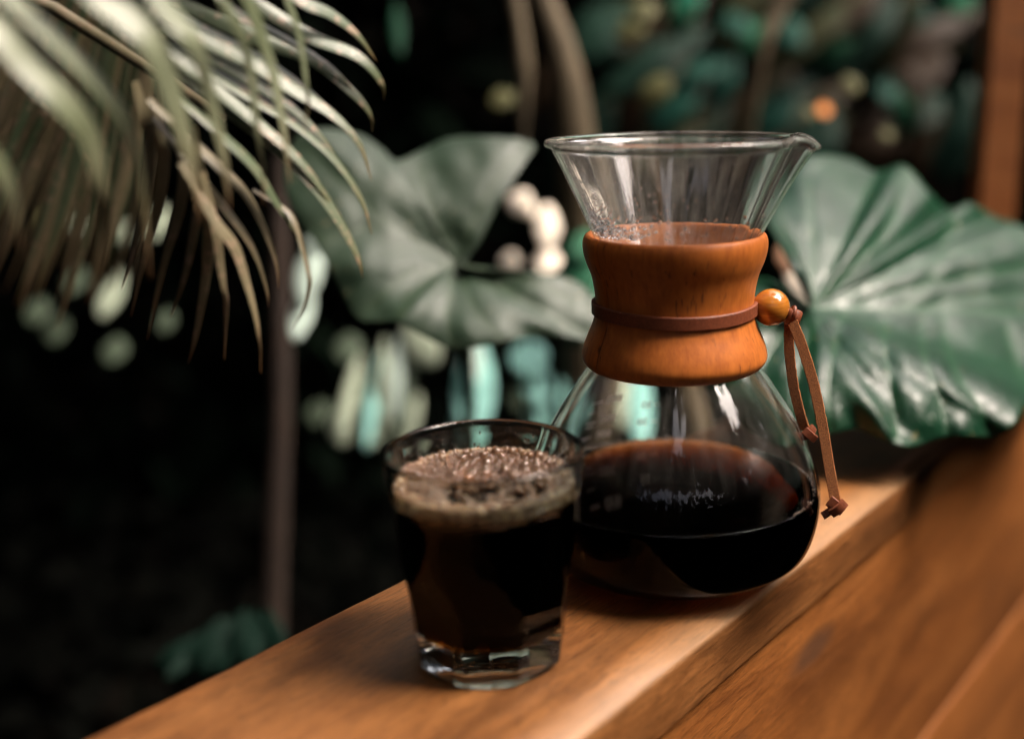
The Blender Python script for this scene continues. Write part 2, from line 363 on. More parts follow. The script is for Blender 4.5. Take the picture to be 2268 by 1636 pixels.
board('plank', YR + .001, YR + .034, -.65, -.450, BX0, 3.2, (.004, .003, .004, .003), TIMBER[1], 4, .0008)
for k, x in enumerate((.2, 1.6, 3.0)):
    v = [(x + dx, y, z) for dx in (0, .07) for y in (YR + .036, YR + .10) for z in (-1.0, -.037)]
    o = obj('bench_post', v, [(0, 1, 3, 2), (4, 6, 7, 5), (0, 4, 5, 1), (2, 3, 7, 6), (0, 2, 6, 4), (1, 5, 7, 3)], TIMBER[3], bench, smooth=False)
    o.rotation_euler = (0, 0, math.atan2(U.y, U.x))

# ------------------------------------------------------------ carafe
BC = Vector((.0572, .571, 0.0004))
car = thing('coffee_carafe', 'hourglass glass coffee carafe with a tan wooden collar, half full of black coffee', 'carafe', BC)
outer_pts = [(.0001, .0010), (.030, .0006), (.0440, .0000), (.0530, .0014), (.0610, .0048), (.0672, .0085), (.0717, .0130), (.0750, .0215), (.0772, .0330), (.0771, .0450), (.0735, .0590), (.0640, .0795),
             (.0512, .0995), (.0415, .1130), (.0340, .1250), (.0290, .1350), (.0275, .1440), (.0300, .1540), (.0350, .1640), (.0405, .1750), (.0500, .1955), (.0585, .2135), (.0622, .2210)]
outer = smooth_prof(outer_pts, 120)
def offset(prof, t):
    P = np.array(prof); T = np.gradient(P, axis=0); T /= np.linalg.norm(T, axis=1)[:, None] + 1e-12
    Nn = np.stack([-T[:, 1], T[:, 0]], 1)
    Q = P + Nn * (t[:, None] if isinstance(t, np.ndarray) else t); Q[:, 0] = np.maximum(Q[:, 0], .0004); return Q
tw = np.full(len(outer), .0020)
inner = offset(outer, tw)
lip_c = np.array([.0636, .2236]); lip = []
for a in np.linspace(-70, 230, 13)[1:-1]: lip.append((lip_c[0] + .0020 * math.cos(R(a)), lip_c[1] + .0020 * math.sin(R(a))))
rc = float(np.interp(CZ, inner[:60, 1], inner[:60, 0]))
glass_prof = [tuple(p) for p in outer] + lip + [tuple(p) for p in inner[::-1] if p[1] > CZ + .0004] + [(rc, CZ)]
SP = R(-14)                                # spout direction: right, a little towards the camera
def spout(ph, r, z, i):
    d = (ph - SP + math.pi) % (2 * math.pi) - math.pi
    if z > .150:
        k = min(1, (z - .150) / .075)
        r += k * (.0052 * math.exp(-(d / .17) ** 2) - .0022 * math.exp(-((abs(d) - .38) / .13) ** 2))
        if z > .20: z -= .0034 * ((z - .20) / .025) * math.exp(-(d / .12) ** 2) - .0010 * ((z - .20) / .025) * math.exp(-((abs(d) - .30) / .12) ** 2)
    # hand-blown unevenness
    if i >= len(outer): r += 2.2e-5 * (math.sin(11 * ph + 1) + .8 * math.sin(19 * ph + 2) + .6 * math.sin(31 * ph) + .4 * math.sin(47 * ph + z * 30)) * (1 if z > .15 else 0) * min(1, max(0, z - CZ) / .01)
    r += .00025 * math.sin(3 * ph + z * 40) * min(1, max(0, z - CZ) / .03) + .00012 * math.sin(7 * ph + 1 - z * 60) * min(1, max(0, z - CZ) / .03)
    return r, z
V, Fc = lathe(glass_prof, BC, 288, rf=spout)
obj('glass_body', V, Fc, GLASS, car)
# coffee: overlaps the inner wall a little so that no air gap renders
cof = [(.0001, inner[0][1])] + [tuple(p) for p in inner[1:60] if p[1] < CZ - .0004] + [(rc, CZ), (rc - .0012, CZ - .0001), (.0001, CZ - .0001)]
V, Fc = lathe(cof, BC, 288); obj('coffee', V, Fc, COFFEE, car)
# bubbles along the far rim of the coffee
pts = []
for k in range(90):
    ph = R(random.uniform(78, 150)); rr = rc - .0012 - abs(random.gauss(0, .0011)); s = random.uniform(.0004, .0012)
    pts.append(sphere((BC.x + rr * math.cos(ph), BC.y + rr * math.sin(ph), BC.z + CZ + s * .3), s, 10, 6))
for k in range(80):
    ph = R(random.uniform(-45, 20)); rr = rc - .0008 - abs(random.gauss(0, .0006)); s = random.uniform(.0003, .0008)
    pts.append(sphere((BC.x + rr * math.cos(ph), BC.y + rr * math.sin(ph), BC.z + CZ + s * .3), s, 10, 6))
V, Fc = merge(pts); o = obj('coffee_bubbles', V, Fc, BUBBLE, car); o['kind'] = 'stuff'
# condensation on the inside of the cone
pts = []
def cone_r(z): return float(np.interp(z, inner[60:, 1], inner[60:, 0]))
for k in range(700):
    low = random.random() < .86
    z = (.1800 + abs(random.gauss(0, .0120))) if low else random.uniform(.18, .218)
    if z > .218: continue
    ph = R(random.gauss(205, 22)) if low else R(random.uniform(195, 350))
    s = random.uniform(.0003, .0008) * (1.3 if z < .190 else .75)
    rr = cone_r(z) - s * .75
    pts.append(sphere((BC.x + rr * math.cos(ph), BC.y + rr * math.sin(ph), BC.z + z), s, 8, 6, (1, 1, 1.15)))
V, Fc = merge(pts); o = obj('condensation', V, Fc, WATER, car); o['kind'] = 'stuff'
# printed scale, on the far side of the lower bulb
def body_r(z): return float(np.interp(z, np.array(outer)[:75, 1], np.array(outer)[:75, 0]))
def find_back(x, y):
    best = None
    for z in np.linspace(.05, .108, 59):
        for a in range(60, 200, 1):
            r = body_r(z); p = project((BC.x + r * math.cos(R(a)), BC.y + r * math.sin(R(a)), BC.z + z)); e = (p[0] - x) ** 2 + (p[1] - y) ** 2
            if best is None or e < best[0]: best = (e, R(a), z)
    return best[1], best[2]
def wrap(verts, faces, ph0, z0, name='scale_mark'):
    out = []
    slope = math.hypot(1, (body_r(z0 + .004) - body_r(z0 - .004)) / .008)
    for (u, v) in verts:
        z = z0 + v / slope; r = body_r(z) + .00012; ph = ph0 + u / body_r(z0)
        out.append((BC.x + r * math.cos(ph), BC.y + r * math.sin(ph), BC.z + z))
    return obj(name, out, faces, PRINT, car, smooth=False)
def text_mesh(s, size):
    cu = bpy.data.curves.new('t', 'FONT'); cu.body = s; cu.size = size; cu.resolution_u = 3; cu.align_x = 'CENTER'; cu.align_y = 'CENTER'; cu.offset = size * .025
    o = bpy.data.objects.new('t', cu); COL.objects.link(o); dg = bpy.context.evaluated_depsgraph_get(); dg.update()
    me = bpy.data.meshes.new_from_object(o.evaluated_get(dg)); vs = [(v.co.x, v.co.y) for v in me.vertices]; fs = [tuple(p.vertices) for p in me.polygons]
    bpy.data.objects.remove(o); bpy.data.meshes.remove(me); return vs, fs
def bar(w, h): return [(-w / 2, -h / 2), (w / 2, -h / 2), (w / 2, h / 2), (-w / 2, h / 2)], [(0, 1, 2, 3)]
for s, x, y in (('800', 1357, 880), ('700', 1344, 925), ('600', 1335, 959)):
    ph, z = find_back(x, y); vs, fs = text_mesh(s, .0072); wrap(vs, fs, ph, z, 'scale_number')
    vs, fs = bar(.0075, .0010); wrap(vs, fs, ph + .0125 / body_r(z), z)
for x, y in ((1308, 912), (1300, 944), (1288, 980)):
    ph, z = find_back(x, y); vs, fs = bar(.0055, .0010); wrap(vs, fs, ph, z)
for s, x, y in (('25', 1429, 893), ('20', 1422, 932)):
    ph, z = find_back(x, y); vs, fs = text_mesh(s, .0060); wrap(vs, fs, ph, z, 'scale_number')
    vs, fs = bar(.004, .0005); wrap(vs, fs, ph - .0068 / body_r(z), z)
# wooden collar: two turned halves
co = smooth_prof([(.0430, .1090), (.0458, .1108), (.0479, .1145), (.0472, .1195), (.0452, .1250), (.0425, .1315), (.0408, .1380), (.0406, .1440), (.0412, .1500), (.0427, .1575), (.0452, .1640), (.0467, .1700), (.0468, .1745), (.0457, .1775), (.0440, .1782)], 60)
ci = [(.0418, .1768), (.0400, .1710), (.0372, .1640), (.0320, .1540), (.0296, .1450), (.0312, .1370), (.0372, .1275), (.0420, .1200), (.0455 - .0045, .1140), (.0405, .1098)]
cprof = [tuple(p) for p in co] + ci
SEAM = R(210)
gap = .007
for k in range(2):
    a0 = SEAM + math.pi * k + gap; a1 = SEAM + math.pi * (k + 1) - gap
    def rnd(ph, r, z, i, a0=a0, a1=a1):
        e = min(ph - a0, a1 - ph) * .043                         # softened edges along the joint
        return (r - (.0009 * max(0, 1 - e / .0012) ** 2 if i < 60 else 0), z)
    V, Fc = lathe(cprof, BC, 160, closed_prof=True, a0=a0, a1=a1, rf=rnd)
    obj('collar_half', V, Fc, COLLAR, car)
# leather tie round the waist
def ring(a0, a1, n=90):
    p, wdir = [], []
    for j in range(n + 1):
        a = a0 + (a1 - a0) * j / n; r = .0406 + .0010
        p.append((BC.x + r * math.cos(a), BC.y + r * math.sin(a), BC.z + .1402 + .0006 * math.sin(2 * a + 1))); wdir.append(Vector((.0, 0, 1)))
    return p, wdir
p, wd = ring(R(-6), R(350))
tie = obj('leather_tie', *strip(p, wd, .0033, .0011), TIE, car, smooth=False)
bead_c = Vector((BC.x + .0488, BC.y - .006, BC.z + .1400))
V, Fc = sphere(bead_c, .0096, 32, 20); obj('wooden_bead', V, Fc, BEAD, car)
# tie ends leaving the bead
k0 = at(1756, 703, (bead_c.y * fw[1] + (bead_c.z - CH) * fw[2]) - .001)
dB = (Vector(k0) - Vector(CAM)).dot(Vector(fw))
obj('tie_wrap', *strip([k0 + Vector((-.0032, 0, .0010)), k0 + Vector((0, 0, .0003)), k0 + Vector((.0034, 0, -.0006))], Vector((.15, 0, 1)), [.0040, .0043, .0038], .0034), TIE, car)
obj('tie_wrap', *tube([k0 + Vector((.0006 * math.cos(a), .0030 * math.sin(a) , .0016 + .0036 * math.cos(a))) for a in np.linspace(0, 6.2, 14)], .0013), TIE, car)
def thong(pxs, d0, d1, hw):
    P = catmull([(*q, d0 + (d1 - d0) * i / (len(pxs) - 1)) for i, q in enumerate(pxs)], 60)
    path = []
    for i, (x, y, d) in enumerate(P): path.append(at(x, y, d) + Vector((.00012 * noise.noise(Vector((i * .9, 0, 0))), 0, 0)))
    V, Fc = strip(path, Vector((1, -.25, 0)), [hw * (1 + .09 * noise.noise(Vector((i * .55, 5, 0)))) for i in range(60)], .0011)
    return V, Fc
obj('thong', *thong([(1749, 712), (1748, 770), (1757, 850), (1772, 915), (1783, 950)], dB + .002, dB + .014, .0026), SUEDE, car, smooth=False)
obj('thong', *thong([(1755, 712), (1776, 765), (1802, 850), (1822, 945), (1836, 1030), (1850, 1108)], dB - .002, dB - .003, .0027), SUEDE, car, smooth=False)
def knot(x, y, d, s=1.0, flip=1):
    c = at(x, y, d); parts = []
    for (dx, dz, ang, dy) in ((0, .0012, -38, -.0016), (.0006, 0, 42, -.0030), (.0002, -.0008, -38, .0012)):
        a = R(ang * flip); L = .0043 * s
        path = [c + Vector((math.cos(a) * L * t + dx, dy - .0014 * (1 - t * t), math.sin(a) * L * t + dz)) for t in np.linspace(-1, 1, 9)]
        parts.append(strip(path, Vector((-math.sin(a), 0, math.cos(a))), .0024 * s, .0012))
    return merge(parts)
obj('thong_knot', *knot(1850, 1119, dB - .003, 1.0), TIE, car, smooth=False)
obj('thong_knot', *knot(1788, 958, dB + .014, .85, -1), TIE, car, smooth=False)
obj('thong_tail', *thong([(1846, 1124), (1836, 1133), (1822, 1142)], dB - .003, dB - .003, .0019), TIE, car)

# ------------------------------------------------------------ tumbler
TC = Vector((-.0362, .4706, .0004))
cup = thing('coffee_tumbler', 'faceted glass tumbler of frothy black coffee in front of the carafe', 'glass', TC)
def r_round(z): return float(np.interp(z, [0, .003, .010, .030, .052, .070, .0765, .0800, .0840, .0920, .0980], [.0345, .0364, .0371, .0383, .0394, .0401, .0406, .0424, .0434, .0440, .0442]))
zs = list(np.linspace(0, .0972, 90))
op = [(.0001, .0012), (.020, .0012), (.0300, .0003), (.0318, .0000)] + [(0, z + .0006) for z in zs]
nO = len(op)
rimp = [(.0440, .0984), (.0430, .0990), (.0419, .0986), (.0414, .0976)]
ip = smooth_prof([(.0412, .0960), (.0400, .0800), (.0374, .0640), (.0340, .0440), (.0314, .0270), (.0299, .0190), (.0275, .0150), (.020, .0136), (.0001, .0132)], 40)
def facet(ph, r, z, i):
    if 4 <= i < nO:
        rr = r_round(z)
        zc = .0525
        if z < zc:
            ap = rr - .0034 * min(1, (zc - z) / .026) ** .8
            d = ((ph - .25) % (2 * math.pi / 9)) - math.pi / 9
            pl = ap / math.cos(d)
            k = .0004; h = max(0, min(1, .5 + .5 * (pl - rr) / k))
            rr = pl * (1 - h) + rr * h - k * h * (1 - h)
        if z < .0040: rr -= .0020 * (1 - z / .004) ** 2
        return rr, z
    return r, z
ipa = np.array(ip)[::-1]; rl = float(np.interp(CL, ipa[:, 1], ipa[:, 0]))
V, Fc = lathe(op + rimp + [p for p in ip if p[1] > CL + .0003] + [(rl, CL)], TC, 252, rf=facet)
obj('glass_body', V, Fc, GLASS2, cup)
rt_ = float(np.interp(TZ, ipa[:, 1], ipa[:, 0]))
cp = [(.0001, ipa[0][1])] + [tuple(p) for p in ipa[1:] if p[1] < CL - .0003] + [(rl, CL), (rl - .001, CL - .0001), (.0001, CL - .0001)]
V, Fc = lathe(cp, TC, 252); obj('coffee', V, Fc, COFFEE2, cup)
# froth: a ring of packed bubbles pressed to the wall, with larger clear bubbles on top
pts = []
for k in range(2600):
    ph = random.uniform(0, 2 * math.pi)
    z = TZ + .0006 - random.random() * (.0050 + .0008 * math.sin(5 * ph + 1))
    rw = float(np.interp(z, ipa[:, 1], ipa[:, 0])); s = .0005 + .0016 * random.random() ** 1.7
    rr = rw - s - random.random() ** 2 * .0030; z = max(z, CL - s * .2)
    pts.append(sphere((TC.x + rr * math.cos(ph), TC.y + rr * math.sin(ph), TC.z + z), s, 7, 5))
V, Fc = merge(pts); o = obj('froth', V, Fc, FROTH, cup); o['kind'] = 'stuff'
pts = []; placed = []
for k in range(9000):
    ph = random.uniform(0, 6.283); rr = rt_ * math.sqrt(random.random())
    dcen = ((rr * math.cos(ph) - .005) * .8) ** 2 + (rr * math.sin(ph) + .014 + .003 * math.sin(9 * ph)) ** 2
    s = random.choice((.0026, .0020, .0017, .0014, .0012)) if k < 700 else .0005 + .0011 * random.random() ** 1.5
    s *= random.uniform(.85, 1.1)
    if rr > rt_ - s * .9 or (dcen < .0185 ** 2 and random.random() < .96): continue
    x, y = rr * math.cos(ph), rr * math.sin(ph)
    if any((x - a) ** 2 + (y - b) ** 2 < ((s + c) * .86) ** 2 for a, b, c in placed): continue
    placed.append((x, y, s))
    pts.append(sphere((TC.x + x, TC.y + y, TC.z + TZ - .0012 + .0022 * (rr / rt_) ** 2 + s * .35), s, 14, 9))
V, Fc = merge(pts); o = obj('surface_bubbles', V, Fc, BUBBLE, cup); o['kind'] = 'stuff'
# a few drops clinging above the coffee
pts = []
for k in range(46):
    ph = random.uniform(0, 6.28); z = random.uniform(TZ + .002, .096); rw = float(np.interp(z, ipa[:, 1], ipa[:, 0])); s = random.uniform(.0003, .0008)
    pts.append(sphere((TC.x + (rw - .0001) * math.cos(ph), TC.y + (rw - .0001) * math.sin(ph), TC.z + z), s, 8, 6, (1, 1, 1.5)))
V, Fc = merge(pts); o = obj('droplets', V, Fc, WATER, cup); o['kind'] = 'stuff'

# ------------------------------------------------------------ the two large leaves
def big_leaf(name, J, outline, veins, bulge, m, parent, relief=.006, wave=.0, nr=46, na=300, thick=.0007):
    O = catmull(outline, na, closed=True); J = np.array(J, float)
    Vs, att, pxy = [], [], []
    T = np.linspace(0, 1, nr + 1)[1:] ** .9
    vs = [catmull(v, 16) for v in veins]
    pts = [J] + [J + (O[k] - J) * t for t in T for k in range(na)]
    tl = [0] + [t for t in T for k in range(na)]; kl = [0] + [k for t in T for k in range(na)]
    Pn = np.array(pts); tl = np.array(tl); kl = np.array(kl)
    dist = np.full(len(Pn), 1e9)
    for v in vs:
        for i in range(len(v) - 1):
            a, b = v[i][:2], v[i + 1][:2]; ab = b - a
            u = np.clip(((Pn[:, :2] - a) @ ab) / (ab @ ab + 1e-9), 0, 1)
            dd = np.hypot(*(Pn[:, :2] - (a + u[:, None] * ab)).T); dist = np.minimum(dist, dd)
    vein = np.exp(-(dist / 5.0) ** 2)
    rel = relief * (1 - np.exp(-dist / 32.0)) * np.minimum(1, tl * 3)
    ph = kl / na * 2 * math.pi
    wv = wave * tl ** 3 * (np.sin(9 * ph + 1) + .6 * np.sin(17 * ph))
    small = np.array([noise.noise(Vector((p[0] * .018, p[1] * .018, 0))) for p in Pn]) * .0022
    dep = Pn[:, 2] - bulge * np.sin(np.minimum(1, tl) * math.pi * .8) - rel + wv + small
    V = [at(x, y, d) for (x, y, _), d in zip(Pn, dep)]
    Fc = [(0, 1 + k, 1 + (k + 1) % na) for k in range(na)]
    for i in range(nr - 1):
        for k in range(na): Fc.append((1 + i * na + k, 1 + (i + 1) * na + k, 1 + (i + 1) * na + (k + 1) % na, 1 + i * na + (k + 1) % na))
    o = obj(name, V, Fc, m, parent, attrs={'vein': vein})
    s = o.modifiers.new('thickness', 'SOLIDIFY'); s.thickness = thick; s.offset = 0
    return o
JR = (1797, 682, .80)
pr = thing('elephant_ear_plant', 'broad glossy deep green elephant ear leaf arching over the rail right of the carafe', 'plant', at(1800, 1400, 1.25))
big_leaf('leaf_blade', JR,
    [(1801, 664, .80), (1790, 612, .81), (1764, 566, .83), (1732, 538, .84), (1700, 480, .88), (1720, 380, .95), (1795, 345, .97), (1880, 350, .98), (1940, 380, .97), (2003, 368, .96), (2056, 424, .96), (2100, 462, .97), (2150, 450, .97), (2202, 480, .98), (2270, 505, .98),
     (2400, 600, .98), (2480, 740, .95), (2400, 850, .88), (2290, 880, .80), (2244, 945, .76), (2195, 966, .75), (2098, 967, .745), (2028, 988, .745), (1976, 982, .74), (1903, 951, .74), (1844, 960, .74), (1800, 968, .745), (1740, 982, .75), (1660, 945, .765), (1590, 885, .78), (1556, 800, .80), (1580, 700, .81), (1630, 640, .81), (1683, 614, .81), (1735, 634, .80), (1780, 676, .80)],
    [[(1797, 682), (1950, 686), (2100, 690), (2300, 700), (2440, 730)],
     [(1797, 682), (1800, 560), (1790, 400)], [(1797, 682), (1850, 580), (1900, 470), (1930, 400)], [(1797, 682), (1880, 600), (1970, 500), (2010, 380)],
     [(1830, 680), (1950, 620), (2080, 570), (2190, 540), (2260, 520)], [(1880, 684), (2010, 640), (2160, 610), (2320, 590)],
     [(2000, 688), (2160, 660), (2360, 650)], [(1980, 690), (2060, 620), (2110, 480)],
     [(1960, 688), (2232 - 0, 690), (2235, 700)], [(2225, 694), (2235, 760), (2255, 820), (2290, 870)],
     [(1797, 682), (1740, 730), (1690, 810)], [(1825, 683), (1790, 760), (1765, 850), (1760, 920)], [(1870, 684), (1850, 760), (1835, 860), (1840, 950)],
     [(1960, 687), (1958, 760), (1975, 870), (1985, 975)], [(2095, 690), (2092, 750), (2125, 840), (2170, 900), (2190, 960)], [(2040, 690), (2045, 780), (2080, 880), (2100, 960)]],
    .035, LEAF_R, pr, .0065, .006)
obj('leaf_stalk', *tube([at(*JR[:2], .815), at(1790, 800, .90), at(1785, 950, 1.05), at(1800, 1400, 1.25)], [.004, .005, .006, .008]), LEAF_R, pr)

JL = (1012, 585, .86)
pl = thing('elephant_ear_plant', 'dull grey green elephant ear leaf with two lobes, left of the carafe behind the palm', 'plant', at(1010, 1500, 1.35))
big_leaf('leaf_blade', JL,
    [(1030, 584, .86), (1060, 540, .87), (1105, 450, .885), (1150, 370, .90), (1184, 326, .905), (1150, 308, .905), (1080, 303, .90), (1000, 306, .90), (940, 330, .895), (880, 356, .89), (845, 330, .89), (800, 300, .89), (730, 285, .885), (660, 300, .88),
     (630, 370, .87), (640, 450, .86), (700, 540, .85), (745, 620, .84), (788, 702, .83), (835, 712, .825), (880, 712, .82), (940, 745, .82), (1000, 772, .82), (1050, 770, .82), (1120, 755, .825), (1190, 745, .83), (1260, 748, .84), (1310, 750, .85), (1330, 690, .86), (1280, 625, .865), (1180, 604, .865), (1080, 600, .86)],
    [[(1012, 585), (900, 610), (820, 680)], [(1012, 585), (900, 520), (780, 430), (680, 330)], [(1012, 585), (1060, 470), (1130, 350)], [(1012, 585), (960, 470), (930, 370)],
     [(1012, 585), (1120, 640), (1230, 700), (1300, 740)], [(1012, 585), (1050, 680), (1110, 750)], [(1012, 585), (990, 680), (1000, 765)], [(1012, 585), (1180, 625), (1310, 690)], [(960, 600), (900, 680), (880, 708)], [(860, 490), (760, 520), (700, 530)]],
    .022, LEAF_L, pl, .0017, .003)
obj('leaf_stalk', *tube([at(*JL[:2], .875), at(1030, 720, .95), at(1040, 900, 1.05), at(1010, 1500, 1.35)], [.004, .005, .006, .008]), LEAF_L, pl)

# ------------------------------------------------------------ palm fronds at the left
def leaflet(ctrl, width, m, parent, n=26, fold=.16, tw=0.0, base=.55, lean=.75):
    """ctrl: (x,y,d) list; width in metres at the widest point"""
    P = catmull(ctrl, n); path = [at(*p) for p in P]; V, Fc, al, ac = [], [], [], []
    for i, p in enumerate(path):
        t = (path[min(i + 1, n - 1)] - path[max(i - 1, 0)]).normalized(); u = i / (n - 1)
        view = (p - Vector(CAM)).normalized()
        wd = t.cross(view).normalized(); a = tw + .14 * math.sin(2.2 * u + tw * 3)
        best = None
        for sg in (-1, 1):                                       # the blade's upper face leans towards the light above
            w2 = (wd * math.cos(a + sg * lean) + view * math.sin(a + sg * lean)).normalized(); n2 = w2.cross(t).normalized()
            if n2.dot(view) > 0: w2 = -w2; n2 = -n2
            if best is None or n2.z > best[1].z: best = (w2, n2)
        wd, nd = best
        prof = (base + (1 - base) * min(1, u / .25)) * (1 - max(0, (u - .35) / .65) ** 1.5) + .02
        h = width * .46 * prof
        tL, tM, tR = p - wd * h - nd * h * fold, p + nd * .0001, p + wd * h - nd * h * fold; q = nd * .00022
        V += [tL, tM, tR, tR - q, tM - q, tL - q, tR, tR - q, tL - q, tL]; al += [u] * 10; ac += [0, .5, 1, 1, .5, 0, 1, 1, 0, 0]
    for i in range(n - 1):
        for a, b in ((0, 1), (1, 2), (3, 4), (4, 5), (6, 7), (8, 9)): Fc.append((i * 10 + a, i * 10 + b, i * 10 + 10 + b, i * 10 + 10 + a))
    return obj('leaflet', V, Fc, m, parent, attrs={'along': al, 'across': ac})
fa = thing('palm_frond', 'pale blurred palm frond nearest the lens, thick leaflets drooping from the top left', 'palm frond', at(200, -300, .42))
A = [([(-160, -40, .36), (0, 62, .37), (67, 129, .375), (149, 221, .38), (206, 309, .39), (226, 437, .40), (231, 607, .42)], .0175),
     ([(-60, -80, .37), (31, 0, .375), (129, 87, .38), (231, 195, .39), (288, 288, .40), (319, 437, .42), (334, 617, .44)], .0115),
     ([(120, -110, .37), (206, -26, .38), (288, 31, .385), (350, 103, .39), (391, 231, .40), (427, 360, .41), (447, 490, .42)], .016),
     ([(270, -90, .38), (329, -31, .39), (391, 41, .395), (437, 103, .40), (473, 231, .42), (499, 360, .43), (509, 470, .44)], .0115),
     ([(450, -90, .41), (494, 0, .42), (535, 77, .43), (556, 154, .44), (571, 283, .45), (581, 360, .46), (584, 453, .46)], .0052),
     ([(500, -110, .42), (545, -20, .43), (581, 77, .44), (612, 180, .45), (633, 309, .455), (643, 410, .46)], .0085),
     ([(615, -80, .45), (638, 0, .455), (664, 77, .46), (679, 180, .465), (682, 231, .47), (672, 285, .47)], .0038),
     ([(-200, 240, .36), (-60, 300, .37), (20, 400, .38), (50, 560, .40)], .014)]
for c_, w_ in A: leaflet(c_, w_, PALM_A, fa, tw=random.uniform(-.12, .12))
obj('rachis', *tube([at(-260, 40, .37), at(60, -160, .39), at(360, -200, .42), at(660, -180, .46)], [.005, .004, .0035, .002]), PALM_A, fa)

fb = thing('palm_frond', 'green palm frond, its long spotted leaflets arching right across the grey green leaf', 'palm frond', at(330, -150, .50))
Bx = [([(560, -80), (669, 0), (735, 31), (792, 77), (835, 136)], .0070), ([(470, -60), (581, 15), (684, 77), (792, 123), (844, 180), (850, 222)], .0078),
      ([(360, -20), (453, 31), (581, 87), (689, 129), (772, 195), (818, 247), (824, 292)], .0080), ([(360, 30), (453, 87), (556, 134), (648, 195), (736, 252), (797, 319), (823, 400)], .0085),
      ([(360, 90), (463, 154), (566, 216), (658, 273), (741, 350), (802, 442), (824, 520)], .0085), ([(380, 140), (489, 226), (592, 303), (684, 391), (746, 478), (792, 566), (803, 615)], .0090),
      ([(390, 210), (504, 309), (566, 370), (607, 437), (643, 494), (662, 528)], .0072), ([(330, 220), (401, 288), (489, 370), (545, 427), (586, 504), (612, 581), (618, 640)], .0066),
      ([(340, 260), (453, 401), (489, 447), (540, 514), (571, 571), (592, 643), (595, 680)], .0062), ([(400, 360), (478, 489), (520, 545), (545, 617), (571, 720), (577, 825)], .0060),
      ([(450, 380), (478, 504), (489, 581), (499, 669), (496, 797)], .0056), ([(440, 340), (463, 463), (460, 540), (453, 628), (432, 746), (416, 806)], .0058),
      ([(430, 280), (442, 401), (427, 514), (406, 617), (378, 700)], .0062), ([(390, 240), (406, 360), (396, 463), (360, 592), (326, 752)], .0066),
      ([(340, 220), (360, 340), (350, 440), (320, 560), (290, 700)], .0070), ([(420, -60), (530, 30), (640, 90), (735, 150), (800, 220)], .0060),
      ([(350, 0), (450, 60), (550, 110), (640, 165), (720, 230), (770, 290)], .0065), ([(360, 60), (460, 120), (560, 180), (650, 240), (725, 320), (770, 400)], .0068),
      ([(370, 120), (470, 190), (570, 270), (660, 350), (720, 430), (750, 500)], .0066), ([(300, 180), (330, 300), (325, 420), (300, 540), (270, 640)], .0070)]
for i, (c_, w_) in enumerate(Bx):
    k = len(c_); leaflet([(x, y, .475 + .035 * j / (k - 1) + .004 * (i % 3)) for j, (x, y) in enumerate(c_)], w_, PALM_B if i < 7 or 15 <= i < 19 else PALM_C, fb, tw=random.uniform(-.2, .2))
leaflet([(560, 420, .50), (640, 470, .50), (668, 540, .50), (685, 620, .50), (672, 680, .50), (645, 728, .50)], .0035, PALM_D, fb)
obj('rachis', *tube([at(300, 90, .485), at(380, -20, .485), at(490, -120, .48), at(640, -200, .47)], [.002, .003, .004, .005]), PALM_B, fb)

fc = thing('palm_frond', 'shaded brown palm frond hanging behind the pale one at the left edge', 'palm frond', at(150, -100, .8))
for i in range(60):
    g = i / 79; x0 = -60 + 540 * g + random.uniform(-12, 12); y0 = 10 + 330 * g + random.uniform(-60, 30); L = random.uniform(300, 430) + 190 * (1 - g); s = -.62 + .60 * g + random.uniform(-.06, .06)
    dd = .70 + .14 * random.random()
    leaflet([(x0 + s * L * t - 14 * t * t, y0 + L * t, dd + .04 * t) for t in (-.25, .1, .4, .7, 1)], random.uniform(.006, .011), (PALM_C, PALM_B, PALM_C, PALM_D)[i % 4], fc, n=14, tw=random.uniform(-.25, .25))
obj('rachis', *tube([at(-160, -90, .64), at(120, 20, .64), at(500, 260, .66)], [.004, .004, .003]), PALM_D, fc)

# ------------------------------------------------------------ stems, post and roots in the background
def stem(name, label, cat, pts, rad, m):
    P = catmull([(*p, ) for p in pts], 30); path = [at(*p) for p in P]
    path = [p + Vector((.01 * noise.noise(p * 3), .01 * noise.noise(p * 3 + Vector((5, 0, 0))), 0)) for p in path]
    base = path[-1]; r = np.interp(np.linspace(0, 1, 30), np.linspace(0, 1, len(rad)), rad)
    o = thing(name, label, cat, base); obj('trunk', *tube(path, list(r), 14), m, o); return o
stem('slender_tree', 'slim brown tree stem standing in the dark behind the palm tips', 'tree', [(625, 300, 1.25), (620, 700, 1.25), (612, 1100, 1.25), (606, 1500, 1.27), (600, 2200, 1.3)], [.010, .012, .014, .016], BARK)
stem('aerial_root', 'broad tan aerial root slanting down behind the carafe rim', 'root', [(1150, -250, 1.3), (1200, -20, 1.3), (1250, 120, 1.3), (1282, 300, 1.32), (1300, 700, 1.38), (1310, 1500, 1.45)], [.012, .014, .020, .028, .028], VINE)
stem('aerial_root', 'thin tan aerial root hanging straight down, left of the broad slanting one', 'root', [(1110, -200, 1.35), (1135, -20, 1.35), (1155, 90, 1.35), (1166, 190, 1.35), (1165, 330, 1.35)], [.008, .010, .010, .003], VINE)
stem('aerial_root', 'short pale root in the dark at the top edge right of the broad one', 'root', [(1800, -250, 1.4), (1745, -40, 1.4), (1722, 30, 1.4), (1690, 130, 1.4), (1650, 400, 1.45)], [.014, .014, .009, .003], VINE)
stem('leaning_stem', 'brown stem seen only through the clear upper bulb of the carafe', 'stem', [(1500, 700, 1.15), (1520, 850, 1.15), (1545, 1000, 1.16), (1600, 1500, 1.2)], [.017, .018, .020, .022], VINE)
post = thing('timber_post', 'blurred orange brown timber post at the top right corner', 'post', at(2222, 1500, 1.2))
p0, p1 = at(2222, -700, 1.2), at(2222, 1500, 1.2); hw = .0188
